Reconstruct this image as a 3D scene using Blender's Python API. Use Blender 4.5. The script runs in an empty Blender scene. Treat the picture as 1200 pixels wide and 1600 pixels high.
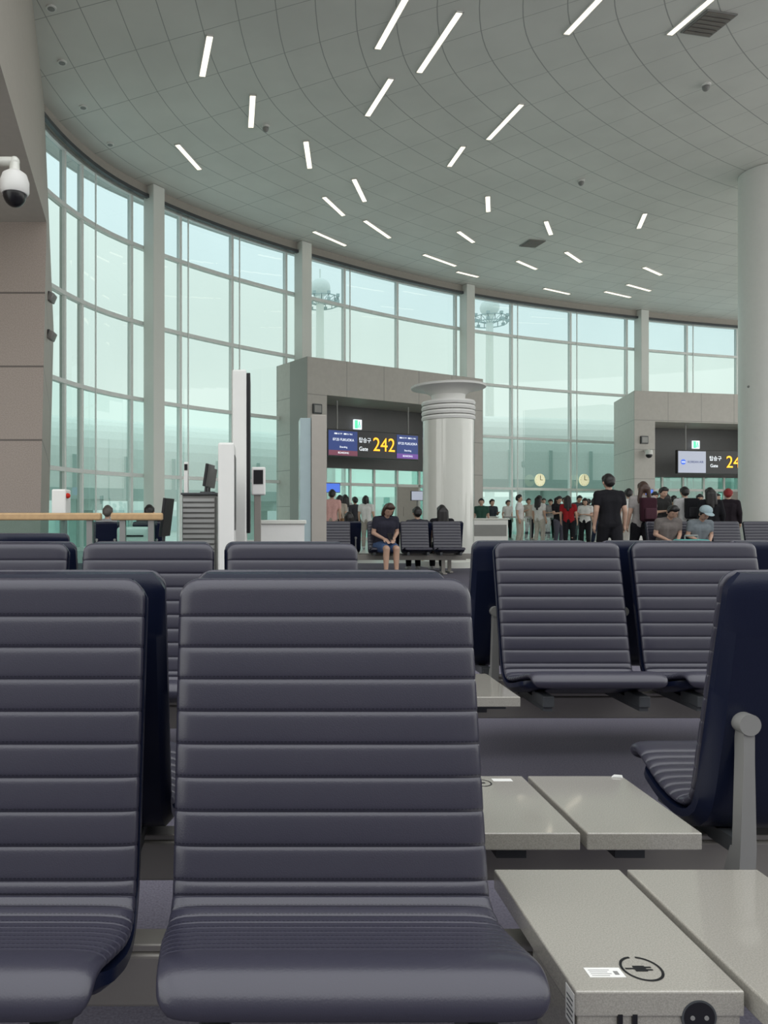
import bpy, bmesh, math, random
from mathutils import Vector, Matrix
random.seed(7)
scene=bpy.context.scene
COL=scene.collection
EYE=1.04; F=1155.0; CX=400.0; CY=805.0; CEIL=11.7
# metric survey helpers (plan position from a bearing and a known distance)
def sx(px,d): return (px-CX)*d/F
def sz(py,d): return EYE+(CY-py)*d/F

# ---------------- materials ----------------
def new_mat(name):
    m=bpy.data.materials.new(name); m.use_nodes=True
    nt=m.node_tree; return m,nt,nt.nodes['Principled BSDF']
def mat(name,col,rough=.5,metal=0,var=.06,scale=8,bump=0,bscale=60,spec=.5,coat=0,emit=0):
    m,nt,b=new_mat(name)
    tc=nt.nodes.new('ShaderNodeTexCoord'); n=nt.nodes.new('ShaderNodeTexNoise'); n.inputs['Scale'].default_value=scale
    nt.links.new(tc.outputs['Object'],n.inputs['Vector'])
    r=nt.nodes.new('ShaderNodeMix'); r.data_type='RGBA'
    a=[max(0,c*(1-var)) for c in col]; c2=[min(1,c*(1+var)) for c in col]
    r.inputs[6].default_value=(*a,1); r.inputs[7].default_value=(*c2,1)
    nt.links.new(n.outputs['Fac'],r.inputs[0]); nt.links.new(r.outputs[2],b.inputs['Base Color'])
    b.inputs['Roughness'].default_value=rough; b.inputs['Metallic'].default_value=metal
    b.inputs['Specular IOR Level'].default_value=spec; b.inputs['Coat Weight'].default_value=coat
    if emit:
        b.inputs['Emission Color'].default_value=(*col,1); b.inputs['Emission Strength'].default_value=emit
    if bump:
        n2=nt.nodes.new('ShaderNodeTexNoise'); n2.inputs['Scale'].default_value=bscale
        nt.links.new(tc.outputs['Object'],n2.inputs['Vector'])
        bp=nt.nodes.new('ShaderNodeBump'); bp.inputs['Strength'].default_value=bump; bp.inputs['Distance'].default_value=.005
        nt.links.new(n2.outputs['Fac'],bp.inputs['Height']); nt.links.new(bp.outputs[0],b.inputs['Normal'])
    return m
def M(nt,op,a,b=None,c=None):
    n=nt.nodes.new('ShaderNodeMath'); n.operation=op
    for i,v in enumerate((a,b,c)):
        if v is None: continue
        if isinstance(v,(int,float)): n.inputs[i].default_value=v
        else: nt.links.new(v,n.inputs[i])
    return n.outputs[0]
def line_mat(name,col,linecol,us,vs,lw,rough=.5,coord='UV',axes=(0,1),speck=0,speckscale=200,coat=0):
    m,nt,b=new_mat(name)
    tc=nt.nodes.new('ShaderNodeTexCoord'); sp=nt.nodes.new('ShaderNodeSeparateXYZ')
    nt.links.new(tc.outputs[coord],sp.inputs[0])
    u=M(nt,'DIVIDE',sp.outputs[axes[0]],us); v=M(nt,'DIVIDE',sp.outputs[axes[1]],vs)
    def ln(x,w):
        f=M(nt,'FRACT',x); return M(nt,'LESS_THAN',M(nt,'SUBTRACT',.5,M(nt,'ABSOLUTE',M(nt,'SUBTRACT',f,.5))),w)
    L=M(nt,'MAXIMUM',ln(u,lw/us/2),ln(v,lw/vs/2))
    n=nt.nodes.new('ShaderNodeTexNoise'); n.inputs['Scale'].default_value=speckscale if speck else .6; n.inputs['Detail'].default_value=4
    nt.links.new(tc.outputs['Object'],n.inputs['Vector'])
    rr=nt.nodes.new('ShaderNodeMapRange'); rr.inputs[1].default_value=.35; rr.inputs[2].default_value=.65
    nt.links.new(n.outputs['Fac'],rr.inputs[0])
    k=speck if speck else .04
    mx=nt.nodes.new('ShaderNodeMix'); mx.data_type='RGBA'
    mx.inputs[6].default_value=(*[c*(1-k) for c in col],1); mx.inputs[7].default_value=(*[min(1,c*(1+k)) for c in col],1)
    nt.links.new(rr.outputs[0],mx.inputs[0])
    m2=nt.nodes.new('ShaderNodeMix'); m2.data_type='RGBA'; nt.links.new(L,m2.inputs[0]); nt.links.new(mx.outputs[2],m2.inputs[6]); m2.inputs[7].default_value=(*linecol,1)
    nt.links.new(m2.outputs[2],b.inputs['Base Color']); b.inputs['Roughness'].default_value=rough
    b.inputs['Coat Weight'].default_value=coat; b.inputs['Coat Roughness'].default_value=.05
    return m
def glass(name,tint,refl=.08,rough=.02):
    m=bpy.data.materials.new(name); m.use_nodes=True; nt=m.node_tree; nt.nodes.clear()
    o=nt.nodes.new('ShaderNodeOutputMaterial'); t=nt.nodes.new('ShaderNodeBsdfTransparent'); g=nt.nodes.new('ShaderNodeBsdfGlossy')
    mx=nt.nodes.new('ShaderNodeMixShader'); mx.inputs[0].default_value=refl
    tc=nt.nodes.new('ShaderNodeTexCoord'); n=nt.nodes.new('ShaderNodeTexNoise'); n.inputs['Scale'].default_value=.25
    nt.links.new(tc.outputs['Object'],n.inputs['Vector'])
    c=nt.nodes.new('ShaderNodeMix'); c.data_type='RGBA'; c.inputs[6].default_value=(*[x*.93 for x in tint],1); c.inputs[7].default_value=(*[min(1,x*1.05) for x in tint],1)
    nt.links.new(n.outputs['Fac'],c.inputs[0]); nt.links.new(c.outputs[2],t.inputs['Color'])
    g.inputs['Roughness'].default_value=rough
    nt.links.new(t.outputs[0],mx.inputs[1]); nt.links.new(g.outputs[0],mx.inputs[2]); nt.links.new(mx.outputs[0],o.inputs['Surface'])
    return m
def leather_mat():
    m,nt,b=new_mat('navy_charcoal_leather')
    tc=nt.nodes.new('ShaderNodeTexCoord'); sp=nt.nodes.new('ShaderNodeSeparateXYZ'); nt.links.new(tc.outputs['UV'],sp.inputs[0])
    d=sp.outputs[1]
    band=M(nt,'LESS_THAN',M(nt,'ABSOLUTE',M(nt,'SUBTRACT',d,.0045)),.0009)
    dash=M(nt,'LESS_THAN',M(nt,'FRACT',M(nt,'DIVIDE',sp.outputs[0],.0065)),.6)
    st=M(nt,'MULTIPLY',band,dash)
    n=nt.nodes.new('ShaderNodeTexNoise'); n.inputs['Scale'].default_value=5; nt.links.new(tc.outputs['Object'],n.inputs['Vector'])
    mx=nt.nodes.new('ShaderNodeMix'); mx.data_type='RGBA'; mx.inputs[6].default_value=(.029,.029,.046,1); mx.inputs[7].default_value=(.039,.037,.054,1)
    nt.links.new(n.outputs['Fac'],mx.inputs[0])
    m2=nt.nodes.new('ShaderNodeMix'); m2.data_type='RGBA'; nt.links.new(st,m2.inputs[0]); nt.links.new(mx.outputs[2],m2.inputs[6]); m2.inputs[7].default_value=(.010,.010,.018,1)
    nt.links.new(m2.outputs[2],b.inputs['Base Color'])
    b.inputs['Roughness'].default_value=.29; b.inputs['Specular IOR Level'].default_value=.6
    v=nt.nodes.new('ShaderNodeTexVoronoi'); v.inputs['Scale'].default_value=420; nt.links.new(tc.outputs['Object'],v.inputs['Vector'])
    bp=nt.nodes.new('ShaderNodeBump'); bp.inputs['Strength'].default_value=.10; bp.inputs['Distance'].default_value=.001
    nt.links.new(v.outputs['Distance'],bp.inputs['Height']); nt.links.new(bp.outputs[0],b.inputs['Normal'])
    return m
def floor_mat():
    m,nt,b=new_mat('purple_carpet_and_bounce_zone')
    tc=nt.nodes.new('ShaderNodeTexCoord'); sp=nt.nodes.new('ShaderNodeSeparateXYZ'); nt.links.new(tc.outputs['Object'],sp.inputs[0])
    n=nt.nodes.new('ShaderNodeTexNoise'); n.inputs['Scale'].default_value=160; nt.links.new(tc.outputs['Object'],n.inputs['Vector'])
    mx=nt.nodes.new('ShaderNodeMix'); mx.data_type='RGBA'; mx.inputs[6].default_value=(.060,.057,.076,1); mx.inputs[7].default_value=(.18,.17,.21,1); nt.links.new(n.outputs['Fac'],mx.inputs[0])
    m2=nt.nodes.new('ShaderNodeMix'); m2.data_type='RGBA'; st=M(nt,'GREATER_THAN',sp.outputs[1],16)
    nt.links.new(st,m2.inputs[0]); nt.links.new(mx.outputs[2],m2.inputs[6]); m2.inputs[7].default_value=(.55,.54,.52,1)  # far floor made pale, an added reflector that brightens the ceiling
    nt.links.new(m2.outputs[2],b.inputs['Base Color'])
    nt.links.new(M(nt,'SUBTRACT',.95,M(nt,'MULTIPLY',st,.65)),b.inputs['Roughness'])
    b.inputs['Specular IOR Level'].default_value=.15
    return m
LEATHER=leather_mat()
NAVY=mat('navy_shell',(.006,.009,.026),.3,bump=.05,bscale=300,spec=.3)
GREY=mat('grey_painted_metal',(.26,.26,.25),.4,metal=.2)
BEAM=mat('beige_grey_metal',(.28,.265,.24),.4,metal=.3)
DARK=mat('dark_grey_metal',(.06,.065,.07),.4)
BLACK=mat('black_plastic',(.008,.008,.01),.3)
WHITE=mat('white_paint',(.78,.78,.75),.4,var=.03)
OFFW=mat('off_white_enamel',(.72,.73,.67),.12,var=.04,scale=3,coat=.8)
STONE=line_mat('polished_speckled_stone',(.34,.325,.285),(.34,.325,.285),50,50,.0001,rough=.12,coord='Object',speck=.14,speckscale=480,coat=1.0)
GRANITE=line_mat('brown_granite',(.34,.285,.25),(.12,.10,.09),2.4,1.195,.03,rough=.5,coord='Object',axes=(0,2),speck=.14,speckscale=60)
UPPER=mat('grey_wall_panel',(.40,.37,.33),.55)
PORTAL=line_mat('portal_grey_panels',(.49,.465,.43),(.30,.29,.27),1.8,1.37,.03,rough=.5,coord='Object',axes=(0,2),speck=.03,speckscale=6)
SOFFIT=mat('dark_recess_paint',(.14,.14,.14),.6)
CEILM=line_mat('ceiling_metal_panels',(.72,.715,.675),(.38,.38,.36),1.9,.85,.022,rough=.42,coord='UV')
PILLAR=mat('pale_grey_green_pillar',(.76,.78,.74),.45,var=.04,scale=1)
FRAME=mat('window_frame_aluminium',(.80,.83,.81),.4)
FLOORM=floor_mat()
BOUNCEF=mat('pale_bounce_floor',(.6,.59,.56),.6)
REAR=mat('rear_light_block_grey',(.34,.33,.33),.7)
APRON=mat('apron_concrete',(.60,.61,.58),.9)
G_TOP=glass('glass_top',(.40,.52,.53)); G_MID=glass('glass_screened',(.415,.515,.49)); G_LOW=glass('glass_green',(.385,.53,.50),.1)
G_CLR=glass('balustrade_glass',(.7,.88,.84),.1)
LAMP=mat('lamp_diffuser',(1,.90,.72),.5,emit=1.7,var=0)
WOOD=mat('light_oak',(.50,.33,.17),.45,var=.2,scale=20)
SKIN=mat('skin',(.52,.33,.24),.5)
HAIR=mat('black_hair',(.012,.010,.010),.45,bump=.3,bscale=200)
HAIRB=mat('brown_hair',(.06,.03,.02),.45,bump=.3,bscale=200)
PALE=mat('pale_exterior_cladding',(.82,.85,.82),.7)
PALE2=mat('exterior_haze_teal',(.46,.56,.53),.7)  # no fog outside: teal haze is put into this colour
BLDG=mat('building_haze_tint',(.72,.78,.76),.7)  # distance haze is put into the building's colour
def emis(name,c,s=1.0): return mat(name,c,.4,emit=s,var=.02)
SCR=emis('screen_dark_blue',(.012,.025,.10),1.6); ORANGE=emis('orange_led',(1,.42,.02),1.6); TXTW=emis('white_led',(.85,.9,.95),1.0)
REDS=emis('dark_red_strip',(.13,.035,.06),1.0); PURS=emis('violet_strip',(.12,.05,.24),1.0); BLUES=emis('blue_screen',(.05,.12,.5),1.2)
GREENX=emis('green_exit',(.1,.75,.35),1.2); CREAM=emis('cream_clock_face',(.9,.85,.55),.5); PANELW=emis('light_panel',(.42,.45,.55),.5)
_cc={}
def cloth(c):
    c=tuple(round(x,3) for x in c)
    if c not in _cc: _cc[c]=mat('cloth_%02d'%len(_cc),c,.85,var=.15,scale=25,spec=.2)
    return _cc[c]

# ---------------- mesh builder ----------------
def smooth_mesh(me,ang=35):
    me.polygons.foreach_set('use_smooth',[True]*len(me.polygons))
    bm=bmesh.new(); bm.from_mesh(me)
    for e in bm.edges:
        if len(e.link_faces)==2 and e.calc_face_angle(0)>math.radians(ang): e.smooth=False
    bm.to_mesh(me); bm.free()
class MB:
    def __init__(s): s.bm=bmesh.new()
    def _fin(s,vs,mi):
        for f in set(f for v in vs for f in v.link_faces): f.material_index=mi
        return s
    def box(s,lo,hi,mi=0,bev=0,rot=None):
        c=[(a+b)/2 for a,b in zip(lo,hi)]; z=[abs(b-a) for a,b in zip(lo,hi)]
        mtx=Matrix.Translation(c)@(rot if rot else Matrix.Identity(4))@Matrix.Diagonal((*z,1))
        r=bmesh.ops.create_cube(s.bm,size=1,matrix=mtx); vs=r['verts']; s._fin(vs,mi)
        if bev:
            es=list(set(e for v in vs for e in v.link_edges))
            q=bmesh.ops.bevel(s.bm,geom=es,offset=bev,segments=3,affect='EDGES',profile=.5)
            for f in q['faces']: f.material_index=mi
        return s
    def cyl(s,p0,p1,r0,r1=None,seg=20,mi=0):
        r1=r0 if r1 is None else r1
        p0=Vector(p0);p1=Vector(p1);d=p1-p0
        q=d.to_track_quat('Z','Y').to_matrix().to_4x4()
        r=bmesh.ops.create_cone(s.bm,cap_ends=True,segments=seg,radius1=r0,radius2=r1,depth=d.length,matrix=Matrix.Translation((p0+p1)/2)@q)
        return s._fin(r['verts'],mi)
    def sph(s,c,r,mi=0,seg=16):
        if not hasattr(r,'__len__'): r=(r,r,r)
        q=bmesh.ops.create_uvsphere(s.bm,u_segments=seg,v_segments=seg//2+2,radius=1,matrix=Matrix.Translation(c)@Matrix.Diagonal((*r,1)))
        return s._fin(q['verts'],mi)
    def prism(s,poly0,z0,z1,poly1=None,mi=0):
        poly1=poly1 or poly0
        a=[s.bm.verts.new((x,y,z0)) for x,y in poly0]; b=[s.bm.verts.new((x,y,z1)) for x,y in poly1]
        n=len(a); s.bm.faces.new(a[::-1]); s.bm.faces.new(b)
        for i in range(n): s.bm.faces.new((a[i],a[(i+1)%n],b[(i+1)%n],b[i]))
        bmesh.ops.recalc_face_normals(s.bm,faces=list(set(f for v in a+b for f in v.link_faces)))
        return s._fin(a+b,mi)
    def lathe(s,prof,c=(0,0),seg=40,mi=0):
        rings=[]
        for r,z in prof: rings.append([s.bm.verts.new((c[0]+r*math.cos(2*math.pi*i/seg),c[1]+r*math.sin(2*math.pi*i/seg),z)) for i in range(seg)])
        for a,b in zip(rings,rings[1:]):
            for i in range(seg): s.bm.faces.new((a[i],a[(i+1)%seg],b[(i+1)%seg],b[i]))
        s.bm.faces.new(rings[0][::-1]); s.bm.faces.new(rings[-1])
        return s._fin([v for r in rings for v in r],mi)
    def obj(s,name,mats,parent=None,smooth=False,loc=None):
        me=bpy.data.meshes.new(name); s.bm.to_mesh(me); s.bm.free()
        for m in (mats if isinstance(mats,(list,tuple)) else [mats]): me.materials.append(m)
        o=bpy.data.objects.new(name,me); COL.objects.link(o)
        if smooth: smooth_mesh(me)
        if parent: o.parent=parent
        if loc: o.location=loc
        return o
def empty(name,label,cat,loc=(0,0,0),rz=0,group=None):
    e=bpy.data.objects.new(name,None); COL.objects.link(e); e.location=loc; e.rotation_euler=(0,0,rz); e.empty_display_size=.1
    return tag(e,label,cat,group)
def tag(o,label,cat,group=None):
    o['label']=label; o['category']=cat
    if group: o['group']=group
    return o
def struct(o): o['kind']='structure'; return o
def text(body,size,loc,m,parent,name='lettering',align='CENTER',rx=math.pi/2,rz=0):
    cu=bpy.data.curves.new(name,'FONT'); cu.body=body; cu.size=size; cu.align_x=align; cu.align_y='CENTER'; cu.extrude=.004*size
    t=bpy.data.objects.new(name+'_tmp',cu); COL.objects.link(t)
    dg=bpy.context.evaluated_depsgraph_get(); me=bpy.data.meshes.new_from_object(t.evaluated_get(dg)); bpy.data.objects.remove(t)
    me.materials.clear(); me.materials.append(m)
    o=bpy.data.objects.new(name,me); COL.objects.link(o); o.location=loc; o.rotation_euler=(rx,0,rz); o.parent=parent
    return o

# ---------------- camera ----------------
cam=bpy.data.cameras.new('camera'); co=bpy.data.objects.new('camera',cam); COL.objects.link(co)
co.location=(0,0,EYE); co.rotation_euler=(math.pi/2,0,0)
cam.sensor_fit='VERTICAL'; cam.sensor_height=36; cam.lens=F/1600*36
cam.shift_x=200/1600; cam.shift_y=5/1600; cam.clip_end=2000
scene.camera=co
scene.view_settings.view_transform='Standard'

# ---------------- world ----------------
w=bpy.data.worlds.new('hazy_sky'); scene.world=w; w.use_nodes=True; nt=w.node_tree
bg=nt.nodes['Background']; tc=nt.nodes.new('ShaderNodeTexCoord'); sp=nt.nodes.new('ShaderNodeSeparateXYZ'); nt.links.new(tc.outputs['Generated'],sp.inputs[0])
cr=nt.nodes.new('ShaderNodeValToRGB'); nt.links.new(M(nt,'ADD',M(nt,'MULTIPLY',sp.outputs[2],.5),.5),cr.inputs[0])
cr.color_ramp.elements[0].position=.45; cr.color_ramp.elements[0].color=(.66,.66,.62,1)
e=cr.color_ramp.elements.new(.51); e.color=(.95,.96,.91,1)
e=cr.color_ramp.elements.new(.62); e.color=(.93,.95,.93,1)
cr.color_ramp.elements[-1].position=.88; cr.color_ramp.elements[-1].color=(1.2,1.22,1.24,1)
nt.links.new(cr.outputs[0],bg.inputs[0]); bg.inputs[1].default_value=1.8

# ---------------- wall curve ----------------
CP=[(-6.6,-14),(-6.6,-6),(-6.6,2),(-6.5,9),(-6.2,15),(-5.45,20.8),(-3.2,24.8),(2,29.6),(10.3,35),(21.5,39.4),(33,42.2),(46,44)]
def cr_spline(P,n):
    out=[]
    P=[Vector(p) for p in P]
    Q=[P[0]*2-P[1]]+P+[P[-1]*2-P[-2]]
    for i in range(1,len(Q)-2):
        for k in range(n):
            t=k/n; a,b,c,d=Q[i-1],Q[i],Q[i+1],Q[i+2]
            out.append(.5*((2*b)+(c-a)*t+(2*a-5*b+4*c-d)*t*t+(3*b-a-3*c+d)*t**3))
    out.append(P[-1]); return out
CUR=cr_spline(CP,24); ARC=[0]
for a,b in zip(CUR,CUR[1:]): ARC.append(ARC[-1]+(b-a).length)
def at_arc(s):
    for i in range(len(ARC)-1):
        if ARC[i+1]>=s:
            t=(s-ARC[i])/(ARC[i+1]-ARC[i]); return CUR[i].lerp(CUR[i+1],t),(CUR[i+1]-CUR[i]).normalized()
    return CUR[-1],(CUR[-1]-CUR[-2]).normalized()
def arc_px(px):
    best=None
    for k in range(0,int(ARC[-1]*20)):
        s=k/20; p,_=at_arc(s)
        if p.y<16: continue
        e=abs(CX+F*p.x/p.y-px)
        if best is None or e<best[0]: best=(e,s)
    return best[1]
CC=Vector((23,6))
def radial(name,z,m,smax=1.0,flip=False,ymin=-99):
    me=bpy.data.meshes.new(name); verts=[];uvs=[];faces=[];NR=24
    idx=[i for i in range(0,len(CUR),3) if CUR[i].y>=ymin]
    if idx[-1]!=len(CUR)-1: idx.append(len(CUR)-1)
    for j in range(NR+1):
        s=smax*(1-j/NR)
        for i in idx:
            p=CC+(CUR[i]-CC)*s; verts.append((p.x,p.y,z)); uvs.append((ARC[i],(1-s)*31))
    n=len(idx)
    for j in range(NR):
        for i in range(n-1):
            f=(j*n+i,j*n+i+1,(j+1)*n+i+1,(j+1)*n+i); faces.append(f if flip else f[::-1])
    me.from_pydata(verts,[],faces); uv=me.uv_layers.new(name='UVMap')
    for l in me.loops: uv.data[l.index].uv=uvs[l.vertex_index]
    me.materials.append(m); o=bpy.data.objects.new(name,me); COL.objects.link(o); return struct(o)
radial('ceiling',CEIL,CEILM,1.03,False,5)
radial('floor',0,FLOORM,1.0,True)
b=MB(); b.box((-200,-60,-5.2),(300,400,-5)); struct(b.obj('trim_9',APRON))
b=MB(); b.prism([(-6.6,-14),(23,6),(46,43),(60,43),(60,-40),(-6.6,-40)],-.06,-.004); struct(b.obj('floor_bounce',BOUNCEF))  # unseen pale floor, added to bounce sky light up to the ceiling
b=MB(); b.box((-8,-9.4,0),(34,-9,7.0)); struct(b.obj('rear_light_block',REAR))  # unseen, added to cut light from behind and darken the chairs
# windows per bay
TR=[0.05,2.33,4.8,7.28,9.75,11.35]
sA=arc_px(86)
PS=[arc_px(p) for p in [236,470,726,997]]
bays=[(sA-9,PS[0],[98,125,145,203]),(PS[0],PS[1],[280,290,362,371,445]),(PS[1],PS[2],[537,544,620,711]),(PS[2],PS[3],[799,806,890,898,978]),(PS[3],arc_px(1160)+8,[1072,1080,1150])]
def strip(bm,s0,s1,z0,z1,off,thk,mi=0,step=.6):
    n=max(1,int((s1-s0)/step)); rows=[]
    for k in range(n+1):
        p,t=at_arc(s0+(s1-s0)*k/n); nn=Vector((t.y,-t.x))
        a=p+nn*(off-thk/2); c=p+nn*(off+thk/2)
        rows.append([bm.verts.new((q.x,q.y,z)) for q,z in ((a,z0),(c,z0),(c,z1),(a,z1))])
    for r0,r1 in zip(rows,rows[1:]):
        for i in range(4):
            f=bm.faces.new((r0[i],r0[(i+1)%4],r1[(i+1)%4],r1[i])); f.material_index=mi
    for r in (rows[0],rows[-1]): bm.faces.new(r)
for bi,(s0,s1,mp) in enumerate(bays):
    b=MB()
    for zi,z in enumerate(TR): strip(b.bm,s0,s1,z-.06,z+.06,.03,.16)
    ms=[arc_px(p) for p in mp]
    if bi==0: ms+=[s0+2.5,s0+5.3]
    if bi==4: ms+=[s1-3,s1-.1]
    for q,sm in enumerate(ms):
        thin=(q<len(mp) and mp[q] in (145,290,371,544,806,898,1080))
        hw=.018 if thin else .05
        strip(b.bm,sm-hw,sm+hw,0,TR[-1],.0 if not thin else .12,.04 if thin else .16,step=9)
    bmesh.ops.recalc_face_normals(b.bm,faces=b.bm.faces[:])
    wo=struct(b.obj('window_%d'%(bi+1),FRAME))
    g=MB()
    for zi in range(5):
        mi=0 if zi==4 else (1 if zi>=2 else 2)
        n=max(1,int((s1-s0)/.6)); vs=[]
        for k in range(n+1):
            p,t=at_arc(s0+(s1-s0)*k/n); vs.append((g.bm.verts.new((p.x,p.y,TR[zi])),g.bm.verts.new((p.x,p.y,TR[zi+1]))))
        for a,c in zip(vs,vs[1:]):
            f=g.bm.faces.new((a[0],c[0],c[1],a[1])); f.material_index=mi
    g.obj('glass_pane',[G_TOP,G_MID,G_LOW],wo)
b=MB(); strip(b.bm,sA-30,arc_px(1160)+9,11.4,11.72,.12,.4); bmesh.ops.recalc_face_normals(b.bm,faces=b.bm.faces[:]); struct(b.obj('trim_1',UPPER))
b=MB(); strip(b.bm,sA-4,arc_px(1160)+8,11.28,11.39,.35,.12); bmesh.ops.recalc_face_normals(b.bm,faces=b.bm.faces[:]); struct(b.obj('trim_2',DARK))
for ppx in (229,464,721,993):
    p,t=at_arc(arc_px(ppx)); nn=Vector((t.y,-t.x)); c=p+nn*.38
    b=MB(); b.box((-.25,-.24,0),(.25,.24,CEIL-.01),bev=.02); b.box((-.27,-.27,0),(.27,.27,.15),bev=.01)
    o=b.obj('pillar',PILLAR); o.location=(c.x,c.y,0); o.rotation_euler=(0,0,math.atan2(t.y,t.x)); tag(o,'square pale grey-green structural pillar in front of the glazing','pillar','glazing pillars')
# left wall
up0=[(-2.45,5),(-2.7,7.8),(-3.4,12),(-5.2,19),(-12,19),(-12,5)]
up1=[(-2.75,5),(-3.1,7.8),(-3.9,12),(-5.45,19),(-12,19),(-12,5)]
b=MB(); b.prism(up0,5.8,CEIL,up1); struct(b.obj('wall_left_upper',UPPER))
lo=[(-3.4,12),(-5.2,19),(-12,19),(-12,12)]; lob=[(-3.52,12),(-5.35,19),(-12,19),(-12,12)]
b=MB(); b.prism(lob,-1.065,4.735,lo); o=struct(b.obj('wall_left',GRANITE)); o.location.z=1.065
b=MB(); b.box((-3.1,6.9,0),(-2.63,7.4,5.8)); struct(b.obj('wall_left_pier',GRANITE))

# ---------------- portals ----------------
def portal(n,FL,FR,BR,BL,H,pl,pr,zo,rec):
    FL,FR,BR,BL=[Vector(p) for p in (FL,FR,BR,BL)]
    L=(FR-FL).length; u=(FR-FL)/L; ang=math.atan2(u.y,u.x)
    def loc(p): q=p-FL; return (q.dot(u), q.dot(Vector((-u.y,u.x))))
    bl=loc(BL); br=loc(BR)
    b=MB()
    b.prism([(0,0),(L,0),br,bl],zo,H)
    b.prism([(0,0),(pl,0),(pl+bl[0],bl[1]),bl],0,zo)
    b.prism([(L-pr,0),(L,0),br,(br[0]-pr,br[1])],0,zo)
    for v in b.bm.verts: v.co.y-=.4
    o=struct(b.obj('wall_gate_%d'%n,PORTAL)); o.location=Vector((FL.x,FL.y,0))+Vector((-u.y,u.x,0))*.4; o.rotation_euler=(0,0,ang)
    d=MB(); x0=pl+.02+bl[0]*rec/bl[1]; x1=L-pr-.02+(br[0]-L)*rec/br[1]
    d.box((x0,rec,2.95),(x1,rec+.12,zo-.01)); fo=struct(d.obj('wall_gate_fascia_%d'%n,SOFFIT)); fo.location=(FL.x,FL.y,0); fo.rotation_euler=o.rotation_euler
    d=MB(); nx=6
    for k in range(nx+1):
        x=x0+.05+(x1-x0-.1)*k/nx; d.box((x-.05,rec,.0),(x+.05,rec+.1,2.95))
    d.box((x0,rec,2.25),(x1,rec+.1,2.37)); d.box((x0,rec,.0),(x1,rec+.1,.12))
    do=struct(d.obj('door_%d'%n,PILLAR)); do.location=(FL.x,FL.y,0); do.rotation_euler=o.rotation_euler
    g=MB(); g.box((x0,rec+.04,.1),(x1,rec+.06,2.95)); g.obj('glass_pane',G_CLR,do)
    g=MB(); xa=x0+.05+(x1-x0-.1)*4/nx; g.box((xa,rec-.03,.02),(xa+(x1-x0)/nx-.1,rec+.0,2.25)); g.box((xa+.3,rec-.05,1.0),(xa+.34,rec-.03,1.4))
    g.obj('door_leaf',UPPER,do)
    return FL,ang
P1,a1=portal(1,(1.87,27),(9.67,31.5),(8.2,34.0),(.8,28.8),6.84,.88,.5,5.5,1.9)
P2,a2=portal(2,(17.6,34.4),(27,36.2),(27.5,40),(18.4,38.0),6.84,1.1,.9,5.42,2.2)
def gate_sign(FL,ang,x0,x1,z0,z1,y,num,left):
    r=empty('gate_sign','black illuminated hanging gate sign with orange number 242' if num=='242' else 'black illuminated hanging gate sign beside an airline panel','sign',(FL.x,FL.y,0),ang)
    b=MB(); b.box((x0,y,z0),(x1,y+.15,z1),bev=.02); b.obj('housing',BLACK,r)
    for x in (x0+.5,x1-.5):
        b=MB(); b.cyl((x,y+.07,z1),(x,y+.07,5.41),.03); b.obj('hanger_rod',GREY,r)
    W=x1-x0; H=z1-z0
    f=y-.012
    def panel(a,c,m,zz0,zz1,nm='display',dy=0):
        b=MB(); b.box((a,f-dy,zz0),(c,y+.001,zz1)); b.obj(nm,m,r)
    if left=='flight':
        for (a,c,st) in ((x0+.05,x0+W*.31,REDS),(x0+W*.745,x1-.05,PURS)):
            panel(a,c,SCR,z0+.06,z1-.06); panel(a,c,st,z0+.06,z0+H*.24,'status_strip',.006)
            m=(a+c)/2
            text('■■ KE 797   ■■ DL 7802',.075,(m,f-.02,z1-H*.17),TXTW,r)
            text('07:25 FUKUOKA',.14,(m,f-.02,z1-H*.38),TXTW,r)
            text('Boarding',.10,(m,f-.02,z0+H*.36),TXTW,r)
            text('BOARDING',.10,(m,f-.02,z0+H*.15),TXTW,r)
        text('탑승구',.22,(x0+W*.39,f-.01,z0+H*.64),TXTW,r); text('Gate',.22,(x0+W*.375,f-.01,z0+H*.33),TXTW,r)
        text(num,.76,(x0+W*.60,f-.01,z0+H*.5),ORANGE,r,'gate_number')
    else:
        panel(x0+.04,x0+W*.31,PANELW,z0+.05,z1-.05)
        b=MB(); b.cyl((x0+W*.06,f-.02,z0+H*.5),(x0+W*.06,f,z0+H*.5),.13,seg=28); b.obj('emblem_upper',BLUES,r)
        b=MB(); b.box((x0+W*.06-.1,f-.03,z0+H*.5-.02),(x0+W*.06+.1,f-.02,z0+H*.5+.01)); b.obj('emblem_wave',TXTW,r)
        text('KOREAN AIR',.15,(x0+W*.195,f-.01,z0+H*.5),SCR,r)
        text('탑승구',.25,(x0+W*.415,f-.01,z0+H*.65),TXTW,r); text('Gate',.22,(x0+W*.40,f-.01,z0+H*.35),TXTW,r)
        text(num,.82,(x0+W*.655,f-.01,z0+H*.5),ORANGE,r,'gate_number')
gate_sign(P1,a1,1.15,5.7,3.26,4.32,.35,'242','flight')
gate_sign(P2,a2,2.6,7.6,3.02,4.15,.35,'243','airline')
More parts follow.
